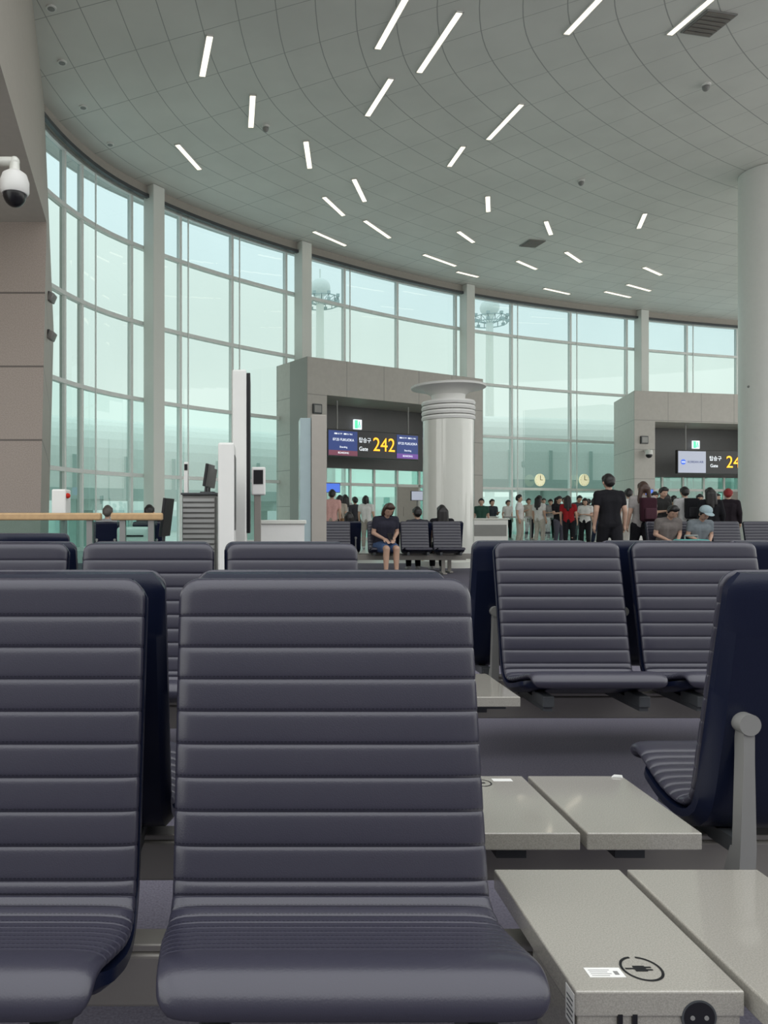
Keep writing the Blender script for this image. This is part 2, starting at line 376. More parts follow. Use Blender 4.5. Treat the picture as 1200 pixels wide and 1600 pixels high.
def exit_sign(FL,ang,x,z,y):
    r=empty('exit_sign','small green illuminated exit sign with running figure','sign',(FL.x,FL.y,0),ang,'exit signs')
    b=MB(); b.box((x-.2,y,z-.2),(x+.2,y+.08,z+.2),bev=.01); b.obj('housing',TXTW,r)
    b=MB(); b.box((x-.17,y-.01,z-.17),(x-.02,y,z+.17)); b.obj('green_panel',GREENX,r)
    b=MB(); b.sph((x+.06,y-.01,z+.1),.03); b.box((x+.03,y-.015,z-.03),(x+.09,y,z+.07)); b.box((x+.0,y-.015,z-.14),(x+.04,y,z-.02)); b.box((x+.08,y-.015,z-.14),(x+.12,y,z-.02)); b.obj('pictogram',GREENX,r)
exit_sign(P1,a1,3.65,4.76,1.7); exit_sign(P2,a2,5.1,4.6,2.0)

# ---------------- ceiling lamps ----------------
def cpt(px,py):
    fd=(CY-py)/(CEIL-EYE); return Vector(((px-CX)/fd,F/fd))
LS=[((328,55),(316,118)),((634,-4),(590,75)),((718,18),(655,112)),((937,-3),(885,52)),((1112,-3),(1046,53)),((395,148),(392,198)),((611,122),(574,180)),((815,162),(763,217)),((478,220),(484,262)),((724,228),(702,259)),((277,225),(312,264)),((553,279),(570,314)),((506,307),(537,336)),((762,306),(763,330)),((1008,333),(998,356)),((853,345),(861,366)),((570,344),(609,371)),((490,361),(540,383)),((716,361),(740,378)),((884,393),(908,409)),((662,397),(712,415)),((808,407),(838,420)),((1006,417),(1033,429)),((980,444),(1016,454)),((714,424),(747,432)),((945,455),(985,464)),((850,450),(890,459))]
ends=[(cpt(*a),cpt(*c)) for a,c in LS]
for (x,y,a) in ((0,9,1.6),(4,10,1.8),(8,11,1.9),(12,9,2),(15,14,1.9)):  # extra strips out of view, added to brighten the hall
    d=Vector((math.cos(a),math.sin(a)))*1.0; ends.append((Vector((x,y))-d,Vector((x,y))+d))
for a,c in ends:
    L=(c-a).length; m=(a+c)/2
    r=empty('ceiling_lamp','recessed linear warm-white ceiling lamp','ceiling lamp',(m.x,m.y,CEIL),math.atan2(c.y-a.y,c.x-a.x),'linear ceiling lamps')
    b=MB(); b.box((-L/2-.02,-.09,-.03),(L/2+.02,-.07,0)); b.box((-L/2-.02,.07,-.03),(L/2+.02,.09,0)); b.box((-L/2-.02,-.09,-.03),(-L/2,.09,0)); b.box((L/2,-.09,-.03),(L/2+.02,.09,0)); b.obj('lamp_frame',WHITE,r)
    b=MB(); b.box((-L/2,-.07,-.02),(L/2,.07,-.001)); b.obj('lamp_diffuser',LAMP,r)
def vent(px,py,sx_,sy_):
    p=cpt(px,py); r=empty('ceiling_vent','square grey slatted ceiling vent','vent',(p.x,p.y,CEIL),.2,'ceiling vents')
    b=MB(); b.box((-sx_,-sy_,-.03),(sx_,sy_,0),bev=.01); b.obj('frame',GREY,r)
    b=MB()
    for k in range(6):
        y=-sy_*.8+k*sy_*1.6/5; b.box((-sx_*.88,y-.05,-.05),(sx_*.88,y+.03,-.03))
    b.obj('slats',mat('vent_slat_grey',(.2,.18,.16),.5),r)
vent(1107,36,.38,.38); vent(832,380,.36,.36)
for px,py in ((80,12),(97,97),(130,167),(172,225)):
    p=cpt(px,py); r=empty('downlight','small round recessed white downlight','downlight',(p.x,p.y,CEIL),0,'round downlights')
    b=MB(); b.lathe([(.08,0),(.11,0),(.11,-.03),(.08,-.03)]); b.obj('bezel',WHITE,r,True); b=MB(); b.lathe([(.075,-.01),(.075,-.034),(.02,-.036)]); b.obj('lens',GREY,r,True)
for px,py in ((415,197),(908,282),(1103,132)):
    p=cpt(px,py)
    r=empty('ceiling_sensor','small grey dome sensor on the ceiling','sensor',(p.x,p.y,CEIL),0,'ceiling sensors')
    b=MB(); b.cyl((0,0,0),(0,0,-.05),.11); b.obj('base',WHITE,r,True); b=MB(); b.sph((0,0,-.07),(.085,.085,.1)); b.obj('dome',GREY,r,True)

# ---------------- columns ----------------
r=empty('air_column','glossy white round air-supply column with flared disc top','column',(3.9,15,0))
b=MB(); b.lathe([(.56,0),(.56,.12),(.505,.14),(.505,2.95)],seg=48); b.obj('body',OFFW,r,True)
b=MB()
for k in range(4):
    z=3.0+k*.1; b.lathe([(.46,z-.05),(.52,z-.045),(.535,z),(.52,z+.035),(.46,z+.04)],seg=48)
b.obj('louver_rings',WHITE,r,True)
b=MB(); b.lathe([(.36,3.33),(.33,3.40),(.34,3.47),(.50,3.57),(.735,3.61),(.745,3.645),(.72,3.66),(.3,3.665)],seg=48); b.obj('dish_top',WHITE,r,True)
r=empty('round_column','large round white structural column','column',(15.9,23.0,0))
b=MB(); b.lathe([(.76,0),(.76,CEIL-.01)],seg=64); b.obj('shaft',WHITE,r,True)
b=MB(); b.lathe([(.8,0),(.8,.2),(.77,.21)],seg=64); b.obj('base_ring',GREY,r,True)
b=MB(); b.sph((-.72,-.22,5.0),.04); b.obj('sensor',GREY,r,True)

# ---------------- chairs ----------------
PROF=[(.102,.932),(.088,.86),(.066,.76),(.045,.66),(.024,.56),(.006,.475),(-.012,.435),(-.05,.42),(-.11,.430),(-.18,.452),(-.225,.467),(-.252,.470),(-.270,.461),(-.278,.448),(-.272,.438)]
PC=cr_spline(PROF,14); PA=[0]
for a,c in zip(PC,PC[1:]): PA.append(PA[-1]+(c-a).length)
TOT=PA[-1]
def prof(s):
    s=min(max(s,0),TOT)
    for i in range(len(PA)-1):
        if PA[i+1]>=s-1e-9:
            t=(s-PA[i])/(PA[i+1]-PA[i]); tg=(PC[min(i+2,len(PC)-1)]-PC[max(i-1,0)]).normalized()
            return PC[i].lerp(PC[i+1],t),tg
SEAMS=[0,.066]
while SEAMS[-1]+.0515<.50: SEAMS.append(SEAMS[-1]+.0515)
while SEAMS[-1]+.024<TOT-.09: SEAMS.append(SEAMS[-1]+.024)
SEAMS.append(TOT)
def halfw(s):
    r=.036; h=.2485
    if s<r: h=.2485-r+math.sqrt(max(0,r*r-(r-s)**2))
    if s>.5: h=.2485+.004*min(1,(s-.5)/.08)-.016*max(0,(s-.62)/(TOT-.62))
    e=TOT-s; r2=.03
    if e<r2: h-= r2-math.sqrt(max(0,r2*r2-(r2-e)**2))
    return h
US=[-1,-.995,-.98,-.95,-.9,-.8,-.6,-.4,-.2,0,.2,.4,.6,.8,.9,.95,.98,.995,1]
def cushion():
    bm=bmesh.new(); uvd={}
    ss=[]
    for a,c in zip(SEAMS,SEAMS[1:]):
        n=14 if c-a<.06 else 20
        for k in range(n):
            t=k/n; t=.5-.5*math.cos(math.pi*t); ss.append((a+(c-a)*t,a,c))
    ss.append((TOT,SEAMS[-2],TOT)); rings=[]
    for s,a,c in ss:
        p,t=prof(s); n=Vector((t.y,-t.x)); w_=c-a; tt=(s-a)/w_
        ed=min(tt,1-tt)*w_          # distance to the nearest seam
        groove=1-math.exp(-ed/.0026)
        arch=1-abs(2*tt-1)**2
        seat=s>.5
        g=1.0
        if s<.022: g=math.sqrt(max(.02,1-(1-s/.022)**2)); groove=max(groove,.9)
        if TOT-s<.022: g=math.sqrt(max(.02,1-(1-(TOT-s)/.022)**2)); groove=max(groove,.9)
        off=.014+(.0028*groove+.0012*arch if not seat else .0022*groove+.0006*arch)
        hw=halfw(s)-.0013*(1-groove)
        ring=[]
        for u in US:
            e=math.sqrt(max(0,1-abs(u)**14))
            q=p+n*(off*g*e); v=bm.verts.new((u*hw,q.x,q.y)); uvd[v]=(u*hw,c-s if c<TOT else .02); ring.append(v)
        for u in US[::-1][1:-1]:
            e=math.sqrt(max(0,1-abs(u)**14)); q=p-n*(.012*g*e); v=bm.verts.new((u*hw,q.x,q.y)); uvd[v]=(u*hw,.02); ring.append(v)
        rings.append(ring)
    m=len(rings[0])
    for a,c in zip(rings,rings[1:]):
        for i in range(m): bm.faces.new((a[i],a[(i+1)%m],c[(i+1)%m],c[i]))
    bm.faces.new(rings[0]); bm.faces.new(rings[-1][::-1])
    bmesh.ops.recalc_face_normals(bm,faces=bm.faces[:])
    uv=bm.loops.layers.uv.new('UVMap')
    for f in bm.faces:
        f.smooth=True
        for l in f.loops: l[uv].uv=uvd[l.vert]
    me=bpy.data.meshes.new('leather_cushion'); bm.to_mesh(me); bm.free(); me.materials.append(LEATHER); return me
def shell():
    bm=bmesh.new(); rings=[]; N=46; s1=TOT-.085
    for k in range(N+1):
        s=s1*k/N; p,t=prof(s); n=Vector((t.y,-t.x)); hw=halfw(s)+.001
        if s>s1-.05: hw-= .05-math.sqrt(max(0,.05**2-(.05-(s1-s))**2))
        if s<.02: hw=halfw(.02)-.02*(1-s/.02)
        depth=.040+.012*math.sin(math.pi*min(1,s/s1))
        g=1 if s>.01 else .6+.4*s/.01
        ring=[]
        for u,o in ((-1,.014),(-.5,.012),(0,.012),(.5,.012),(1,.014),(1,.030),(.93,depth),(.4,depth+.004),(0,depth+.005),(-.4,depth+.004),(-.93,depth),(-1,.030)):
            q=p-n*(o if o<.02 else .014+(o-.014)*g); ring.append(bm.verts.new((u*hw,q.x,q.y)))
        rings.append(ring)
    m=len(rings[0])
    for a,c in zip(rings,rings[1:]):
        for i in range(m): bm.faces.new((a[i],a[(i+1)%m],c[(i+1)%m],c[i]))
    bm.faces.new(rings[0]); bm.faces.new(rings[-1][::-1]); bmesh.ops.recalc_face_normals(bm,faces=bm.faces[:])
    me=bpy.data.meshes.new('back_shell'); bm.to_mesh(me); bm.free(); me.materials.append(NAVY); smooth_mesh(me,40); return me
ME_C=cushion(); ME_S=shell()
def strut_mesh():
    b=MB(); b.cyl((0,.085,.63),(0,.118,.63),.021,seg=24)
    b.prism([(-.016,.086),(.016,.086),(.016,.112),(-.016,.112)],.38,.56,[(-.011,.086),(.011,.086),(.011,.114),(-.011,.114)])
    b.prism([(-.011,.086),(.011,.086),(.011,.114),(-.011,.114)],.56,.63)
    b.prism([(-.010,.05),(.022,.05),(.022,.112),(-.010,.112)],.27,.38,[(-.016,.08),(.016,.08),(.016,.112),(-.016,.112)])
    o=b.obj('strut',GREY); smooth_mesh(o.data); me=o.data; bpy.data.objects.remove(o); return me
def brk_mesh():
    b=MB(); b.prism([(-.016,-.24),(.016,-.24),(.016,.06),(-.016,.06)],.345,.375)
    b.box((-.02,-.25,.36),(.02,-.14,.40),bev=.004); b.box((-.02,.0,.35),(.02,.05,.38))
    o=b.obj('seat_bracket',DARK); me=o.data; bpy.data.objects.remove(o); return me
ME_T=strut_mesh(); ME_B=brk_mesh()
def chair(x,y,face=0,label='navy-shelled waiting chair with ribbed purple-grey leather',group='airport waiting chairs',rz=0,st=.15):
    r=empty('waiting_chair',label,'chair',(x,y,0),(math.pi if face else 0)+rz,group)
    for nm,me,pos in (('leather_cushion',ME_C,[0]),('back_shell',ME_S,[0]),('strut',ME_T,[-st,st]),('seat_bracket',ME_B,[-.17,.17])):
        for px in pos:
            o=bpy.data.objects.new(nm,me); COL.objects.link(o); o.parent=r; o.location=(px,0,0)
    return r
L_F='ribbed purple-grey leather waiting chair showing its seat and backrest'
L_B='navy-shelled waiting chair turned away, showing its smooth back'
R1=1.164
chair(.1175,R1,0,L_F); chair(-.437,R1,0,L_F)
R2=1.56
for x in (.129,-.426): chair(x,R2,1,L_B)
cc=chair(1.165,R2,1,'navy-shelled waiting chair turned away beside the stone tables',st=.20)
for (qx,s_) in ((.17,.05),(-.17,.05),(.17,.3),(-.17,.3)):
    p,t_=prof(s_); n_=Vector((t_.y,-t_.x)); q=p-n_*.0535
    b=MB(); b.cyl((qx,q.x-.008,q.y),(qx,q.x+.002,q.y),.004,seg=12); b.obj('screw',DARK,cc)
chair(1.71,R2,1,L_B)
R3=2.86
for x in (1.204,1.75): chair(x,R3,0,L_F)
for x in (-.41,.138,-.965): chair(x,2.72,0,L_F)
for x in (-.43,-.985,.12): chair(x,3.14,1,L_B)
for x in (1.17,1.715,2.26): chair(x,3.26,1,L_B)
chair(-1.37,4.55,1,L_B)
for x,y in [(1.42,13),(2.22,13),(2.8,13),(3.37,13)]: chair(x,y,0,L_F)
for x in (1.65,2.35,2.92,3.49): chair(x,13.45,1,L_B)
for x in (7.1,7.67,8.24,8.81): chair(x,12.9,0,L_F)
for x in (-2.5,-1.8): chair(x,12.4,1,L_B)
def bench(x0,x1,y,legs,label='beige-grey steel bench beam with floor legs'):
    r=empty('bench_frame',label,'bench frame',((x0+x1)/2,y,0),0,'bench frames'); h=(x1-x0)/2
    b=MB(); b.box((-h,-.03,.25),(h,.03,.335),bev=.006); b.box((-h,-.024,.335),(h,.024,.348),bev=.003); b.obj('beam',BEAM,r)
    for lx in legs:
        q=lx-(x0+x1)/2
        b=MB(); b.box((q-.03,-.02,.03),(q+.03,.02,.25)); b.box((q-.035,-.15,0),(q+.035,.15,.035),bev=.01); b.obj('leg',BEAM,r)
bench(-.95,.86,1.215,[-.7,.5]); bench(-.95,2.1,1.625,[-.7,.62,1.45]); bench(.6,2.3,2.9,[.7,2.1]); bench(-1.5,.5,2.76,[-1.2,.3]); bench(.85,2.6,3.2,[.88,2.3]); bench(-1.4,.45,3.09,[-1.2,.3])
bench(1.1,3.7,13.04,[1.4,3.3]); bench(6.8,9.2,12.94,[7.4,8.6]); bench(1.3,3.9,13.38,[1.7,3.5]); bench(-2.9,-1.4,12.36,[-2.6,-1.7]); bench(-1.7,-1.05,4.5,[-1.4])
# ---------------- tables ----------------
def table(x0,x1,y0,y1,label,z=.425,power=False):
    r=empty('side_table',label,'table',((x0+x1)/2,(y0+y1)/2,0),0,'stone side tables'); hx=(x1-x0)/2; hy=(y1-y0)/2
    b=MB(); b.box((-hx,-hy,z-.034),(hx,hy,z),bev=.003); b.obj('table_top',STONE,r)
    b=MB(); b.box((-hx+.03,-hy+.06,z-.056),(hx-.03,hy-.03,z-.034)); b.box((-.03,-.1,z-.075),(.03,.1,z-.05)); b.obj('support_plate',DARK,r)
    if power:
        b=MB(); b.box((-hx+.004,-hy+.003,z-.125),(hx-.004,-hy+.16,z-.034),bev=.002); b.obj('power_box',STONE,r)
        sxx,szz=.050,z-.034
        b=MB(); b.cyl((sxx,-hy+.02,szz),(sxx,-hy-.0006,szz),.0225,seg=40); b.obj('socket_rim',DARK,r,True)
        b=MB(); b.cyl((sxx,-hy+.02,szz),(sxx,-hy-.001,szz),.020,seg=40); b.obj('socket',BLACK,r,True)
        for q in (-.009,.009):
            b=MB(); b.cyl((sxx+q,-hy+.002,szz),(sxx+q,-hy-.0016,szz),.003); b.obj('socket_pin',GREY,r,True)
        for ux in (-.052,-.033):
            b=MB(); b.box((ux-.003,-hy-.001,z-.050),(ux+.003,-hy+.01,z-.030)); b.obj('usb_port',BLACK,r)
    return r
seg=40
t=table(.413,.632,.955,1.285,'speckled grey stone side table with power socket and stickers',power=True)
hx,hy=.1095,.165
def onT(b,name,m): return b.obj(name,m,t)
b=MB(); b.box((-.078,-.137,.4252),(-.030,-.116,.4256)); onT(b,'paper_sticker',WHITE)
b=MB()
for k in range(4): b.box((-.074,-.134+k*.004,.4257),(-.05+.004*(k%2),-.1332+k*.004,.4259))
b.box((-.042,-.132,.4257),(-.036,-.124,.4259)); onT(b,'printed_lines',GREY)
b=MB()
for k in range(seg):
    if k in (9,10,): continue
    a=2*math.pi*k/seg; c=2*math.pi*(k+1)/seg
    vs=[b.bm.verts.new((.0+r_*math.cos(q),-.118+r_*math.sin(q)*1.0,.4256)) for r_,q in ((.024,a),(.0275,a),(.0275,c),(.024,c))]; b.bm.faces.new(vs)
b.box((-.010,-.124,.4255),(.006,-.112,.4258)); b.box((.006,-.122,.4255),(.014,-.1195,.4258)); b.box((.006,-.1165,.4255),(.014,-.114,.4258)); b.box((-.022,-.1192,.4255),(-.01,-.1168,.4258)); onT(b,'charging_symbol',BLACK)
b=MB(); b.box((-hx-.0005,-hy+.004,.372),(-hx,-hy+.03,.418)); onT(b,'side_sticker',WHITE)
b=MB()
for k in range(5): b.box((-hx-.0009,-hy+.007+(k%2)*.002,.378+k*.007),(-hx-.0005,-hy+.026,.380+k*.007))
onT(b,'side_printed_lines',DARK)
table(.644,.872,.915,1.285,'speckled grey stone side table')
t=table(.40,.628,1.43,1.745,'speckled grey stone side table with small stickers')
b=MB(); b.box((.035,.12,.4252),(.08,.137,.4256)); onT(b,'paper_sticker',WHITE)
b=MB()
for k in range(seg):
    a=2*math.pi*k/seg; c=2*math.pi*(k+1)/seg
    b.bm.faces.new([b.bm.verts.new((.03-.025+r_*math.cos(q),.11+r_*math.sin(q),.4256)) for r_,q in ((.019,a),(.022,a),(.022,c),(.019,c))])
b.box((-.005,.107,.4255),(.012,.113,.4258)); onT(b,'charging_symbol',BLACK)
t=table(.641,.864,1.43,1.745,'speckled grey stone side table with crumpled wrapper')
b=MB(); b.prism([(.08,.145),(.105,.14),(.11,.152),(.09,.157)],.4255,.429,[(.083,.146),(.1,.142),(.108,.15),(.092,.155)]); onT(b,'torn_sticker',WHITE)
table(.66,.895,2.5,2.87,'speckled grey stone side table')

# ---------------- left side equipment ----------------
r=empty('security_camera','white security camera with black dome on a wall bracket','security camera',(-2.335,7.15,4.27))
b=MB(); b.cyl((-.29,0,.19),(.0,0,.19),.045,seg=24); b.sph((0,0,.19),.05); b.box((-.294,-.09,.08),(-.28,.09,.3),bev=.006); b.cyl((0,0,.05),(0,0,.19),.055,.045,seg=24); b.obj('bracket',OFFW,r,True)
b=MB(); b.lathe([(.06,.10),(.115,.06),(.138,-.01),(.138,-.10),(.12,-.13)],seg=36); b.obj('housing',WHITE,r,True)
b=MB(); b.sph((0,0,-.125),(.11,.11,.125),seg=28); b.obj('dome',BLACK,r,True)
for z in (5.05,4.35):
    r=empty('wall_sensor','small grey angled camera on the granite wall','security camera',(-3.80,13.6,z),0,'small wall cameras')
    b=MB(); b.box((-.06,-.06,-.02),(.02,.06,.1),bev=.01); b.obj('mount',DARK,r)
    b=MB(); b.box((.0,-.14,-.1),(.10,.10,.06),bev=.02,rot=Matrix.Rotation(.4,4,'Y')); b.obj('housing',GREY,r,True)
def balustrade(x0,x1,y):
    r=empty('balustrade','glass balustrade with light oak handrail','railing',((x0+x1)/2,y,0),0,'glass balustrades'); h=(x1-x0)/2
    b=MB(); b.box((-h,-.05,.995),(h,.05,1.06),bev=.015); b.obj('handrail',WOOD,r)
    b=MB(); b.box((-h+.05,-.008,.08),(h-.05,.008,.995)); b.obj('glass_panel',G_CLR,r)
    for x in (-h+.1,h-.1):
        b=MB(); b.box((x-.025,-.03,0),(x+.025,.03,.995)); b.obj('post',GREY,r)
balustrade(-3.3,-1.36,6.5); balustrade(-1.27,-.82,6.5)
r=empty('control_post','white equipment box with red button on a post','machine',(sx(100,6.9),6.9,0))
b=MB(); b.box((-.09,-.1,1.0),(.04,.1,1.28),bev=.015); b.obj('housing',WHITE,r)
b=MB(); b.cyl((.0,0,0),(.0,0,1.0),.03); b.cyl((.0,0,0),(.0,0,.03),.14); b.obj('post',GREY,r,True)
b=MB(); b.sph((.05,-.06,1.22),.025); b.obj('red_button',cloth((.5,.03,.02)),r,True)
r=empty('information_totem','tall slim white self-service totem','kiosk',(-.275,7.0,0))
b=MB(); b.box((-.075,-.2,.0),(.075,.35,1.71),bev=.02); b.obj('body',WHITE,r)
b=MB(); b.box((-.12,-.28,0),(.12,.40,.05),bev=.01); b.obj('base',GREY,r)
b=MB(); b.box((.075,-.15,.9),(.08,.3,1.6)); b.obj('screen',BLACK,r)
r=empty('display_totem','tall white display totem with dark screen side','kiosk',(-.15,8.0,0))
b=MB(); b.box((-.1,-.25,.0),(.05,.45,2.57),bev=.02); b.obj('body',WHITE,r)
b=MB(); b.box((.05,-.22,.85),(.09,.42,2.54),bev=.008); b.obj('screen',BLACK,r)
b=MB(); b.box((-.14,-.3,0),(.12,.5,.06),bev=.01); b.obj('base',GREY,r)
r=empty('glass_totem','tall grey-beige panel totem with pale blue glass edge','kiosk',(.76,10,0))
b=MB(); b.box((-.02,-.15,0),(.18,.25,2.38),bev=.01); b.obj('body',mat('warm_grey_panel',(.42,.39,.35),.4),r)
b=MB(); b.box((-.17,-.12,0.02),(-.025,.25,2.34),bev=.005); b.obj('glass_edge',mat('pale_blue_panel',(.40,.50,.52),.2),r)
b=MB(); b.box((-.2,-.2,0),(.2,.3,.04)); b.obj('base',GREY,r)
r=empty('louvred_cabinet','grey cabinet with horizontal louvres','cabinet',(-.55,7.3,0))
b=MB(); b.box((-.16,-.2,.0),(.16,.3,1.235),bev=.01); b.obj('body',GREY,r)
b=MB()
for k in range(22): b.box((-.15,-.22,.12+k*.05),(.15,-.2,.15+k*.05))
b.obj('louvres',mat('louvre_grey',(.36,.36,.35),.4),r)
b=MB(); b.box((-.17,-.23,1.235),(.17,.33,1.255),bev=.004); b.obj('top',DARK,r)
def monitor(x,y,z,rz,tilt,label,w=.42,h=.27):
    r=empty('monitor',label,'monitor',(x,y,z),rz,'counter monitors')
    b=MB(); b.box((-w/2,-.015,.06),(w/2,.015,.06+h),bev=.006,rot=Matrix.Rotation(tilt,4,'X')); b.obj('screen',BLACK,r)
    b=MB(); b.cyl((0,.03,.01),(0,.02,.15),.015); b.box((-.07,-.05,0),(.07,.07,.012)); b.obj('stand',DARK,r)
monitor(-.46,7.2,1.256,1.4,.15,'black monitor seen edge-on on the louvred cabinet',.28,.22); monitor(-.45,7.5,1.256,1.4,.15,'black monitor seen edge-on on the louvred cabinet',.28,.2)
r=empty('card_scanner','slim beige upright scanner on the cabinet','scanner',(-.68,7.2,1.256)); b=MB(); b.box((-.02,-.03,0),(.02,.03,.3),bev=.006); b.obj('body',WHITE,r); b=MB(); b.box((-.015,-.034,.22),(.015,-.03,.28)); b.obj('window',BLACK,r)
r=empty('service_desk','light grey service desk','desk',(-1.08,6.95,0))
b=MB(); b.box((-.25,-.2,.74),(.3,.3,.78),bev=.008); b.obj('desk_top',WHITE,r)
b=MB(); b.box((-.23,-.15,.0),(.27,.27,.74)); b.obj('desk_body',GREY,r)
monitor(-.84,6.95,.781,1.45,.12,'black monitor seen edge-on on the service desk',.34,.36)
r=empty('ticket_printer','white rounded printer on the service desk','printer',(-1.14,6.95,.781)); b=MB(); b.box((-.15,-.12,0),(.15,.12,.15),bev=.03); b.obj('body',WHITE,r,True); b=MB(); b.box((-.1,-.125,.06),(.1,-.12,.075)); b.obj('slot',BLACK,r)
r=empty('boarding_scanner','white card reader head on a beige post','scanner',(.02,7.4,0))
b=MB(); b.box((-.065,-.05,1.24),(.075,.06,1.52),bev=.015); b.obj('head',WHITE,r)
b=MB(); b.box((-.045,-.055,1.35),(.05,-.05,1.49)); b.obj('screen',BLACK,r)
b=MB(); b.box((-.04,-.03,0),(.03,.03,1.24),bev=.006); b.box((-.12,-.12,0),(.12,.12,.03)); b.obj('post',BEAM,r)
r=empty('gate_counter','low beige counter with white top','counter',(.3,8.6,0))
b=MB(); b.box((-.27,-.2,.0),(.25,.3,.94)); b.obj('counter_body',WHITE,r); b=MB(); b.box((-.29,-.22,.94),(.27,.32,.985),bev=.008); b.obj('counter_top',OFFW,r)
b=MB(); b.box((-.27,-.21,.3),(.25,-.2,.6)); b.obj('stripe',BEAM,r)
def counter(x,y,w,h,label,rz=0,m=WHITE):
    r=empty('gate_counter',label,'counter',(x,y,0),rz,'gate counters')
    b=MB(); b.box((-w/2,-.3,0),(w/2,.3,h-.04),bev=.01); b.obj('counter_body',m,r); b=MB(); b.box((-w/2-.04,-.34,h-.04),(w/2+.04,.34,h),bev=.01); b.obj('counter_top',OFFW,r)
    b=MB(); b.box((-w/2+.05,-.315,h*.45),(w/2-.05,-.3,h*.8)); b.obj('notice_panel',GREY,r)
counter(6.85,22,1.1,.95,'white gate counter with notice panel'); counter(7.6,25.4,1.2,1.0,'white gate counter with notice panel'); counter(15.4,31,2.4,1.0,'white gate counter with notice panel')
for x,y in ((9.2,26.0),(10.4,26.3),(11.6,26.6)):
    r=empty('queue_barrier','teal glass queue barrier with steel posts','barrier',(x,y,0),.25,'glass queue barriers')
    b=MB(); b.box((-.5,-.01,.1),(.5,.01,.95)); b.obj('glass_panel',G_CLR,r)
    for q in (-.52,.52):
        b=MB(); b.cyl((q,0,0),(q,0,1),.03); b.obj('post',GREY,r)
    b=MB(); b.box((-.52,-.02,.95),(.52,.02,1)); b.obj('top_rail',GREY,r)
def gate_screen(x,y,z,label,m):
    r=empty('gate_screen',label,'screen',(x,y,0),.2,'gate screens')
    b=MB(); b.box((-.28,-.03,z-.18),(.28,.03,z+.18),bev=.01); b.obj('housing',BLACK,r); b=MB(); b.box((-.26,-.035,z-.16),(.26,-.03,z+.16)); b.obj('screen',m,r); b=MB(); b.cyl((0,.04,0),(0,.04,z),.03); b.cyl((0,.04,0),(0,.04,.03),.2); b.obj('post',GREY,r)
gate_screen(sx(520,27.3),27.3,2.05,'small blue screen on a post',BLUES); gate_screen(sx(653,27),27,1.75,'small white screen on a post',PANELW); gate_screen(sx(1010,28),28,1.85,'small blue screen on a post',BLUES)
for FL,ang,x,z in ((P1,a1,.42,4.95),(P2,a2,.5,4.55)):
    r=empty('wall_speaker','small square dark wall speaker','speaker',(FL.x,FL.y,z),ang,'wall speakers'); b=MB(); b.box((x-.2,-.08,-.18),(x+.2,-.002,.18),bev=.02); b.obj('housing',DARK,r); b=MB(); b.box((x-.15,-.09,-.13),(x+.15,-.08,.13)); b.obj('grille',GREY,r)
r=empty('security_camera','white dome camera on the gate portal','security camera',(P2.x,P2.y,3.9),a2); b=MB(); b.box((.5,-.3,.1),(.58,-.003,.18)); b.cyl((.54,-.3,.15),(.54,-.3,-.05),.14,.16); b.obj('housing',WHITE,r,True); b=MB(); b.sph((.54,-.3,-.08),.14); b.obj('dome',BLACK,r,True)
for px in (836,904):
    s=arc_px(px); p,tn=at_arc(s); nn=Vector((tn.y,-tn.x)); c=p+nn*.35
    r=empty('wall_clock','round cream wall clock mounted at the glazing','clock',(c.x,c.y,sz(750,c.y)),math.atan2(tn.y,tn.x),'round clocks')
    b=MB(); b.cyl((0,-.03,0),(0,.04,0),.30,seg=36); b.obj('face',CREAM,r,True)
    b=MB(); b.cyl((0,.25,0),(0,.02,0),.03); b.obj('mount',GREY,r)
    b=MB(); b.box((-.015,-.045,0),(.015,-.03,.22)); b.box((0,-.045,-.015),(.15,-.03,.015)); 
    for k in range(12):
        a=k*math.pi/6; b.box((.25*math.cos(a)-.012,-.04,.25*math.sin(a)-.012),(.25*math.cos(a)+.012,-.03,.25*math.sin(a)+.012))
    b.obj('hands',DARK,r)

# ---------------- exterior ----------------
HAZE=mat('mast_haze_tint',(.44,.52,.52),.8)  # mast colour has the outdoor haze painted in
def mast(px,pyd,d):
    x=sx(px,d); zt=sz(pyd,d)
    r=empty('light_mast','pale floodlight mast with round platform and dome','light mast',(x,d,-5),0,'floodlight masts')
    H=zt+5
    b=MB(); b.cyl((0,0,0),(0,0,H-2),.9,.6); b.obj('shaft',PALE,r,True)
    b=MB(); b.sph((0,0,H-1.2),(1.7,1.7,1.5)); b.cyl((0,0,H),(0,0,H+1.8),.12); b.obj('dome',PALE,r,True)
    b=MB()
    for zz,rr in ((H-3.0,3.0),(H-4.0,3.0)):
        for k in range(16):
            a=2*math.pi*k/16; c=2*math.pi*(k+1)/16
            b.cyl((rr*math.cos(a),rr*math.sin(a),zz),(rr*math.cos(c),rr*math.sin(c),zz),.09,seg=6)
            b.cyl((rr*math.cos(a),rr*math.sin(a),H-3.0),(rr*math.cos(a),rr*math.sin(a),H-4.0),.06,seg=6)
            if zz>H-3.5: b.cyl((0,0,H-4.2),(rr*math.cos(a),rr*math.sin(a),zz),.05,seg=6)
            if k%2: b.box((rr*math.cos(a)-.25,rr*math.sin(a)-.25,zz),(rr*math.cos(a)+.25,rr*math.sin(a)+.25,zz+.45))
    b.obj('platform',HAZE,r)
mast(500,438,120); mast(765,470,130)
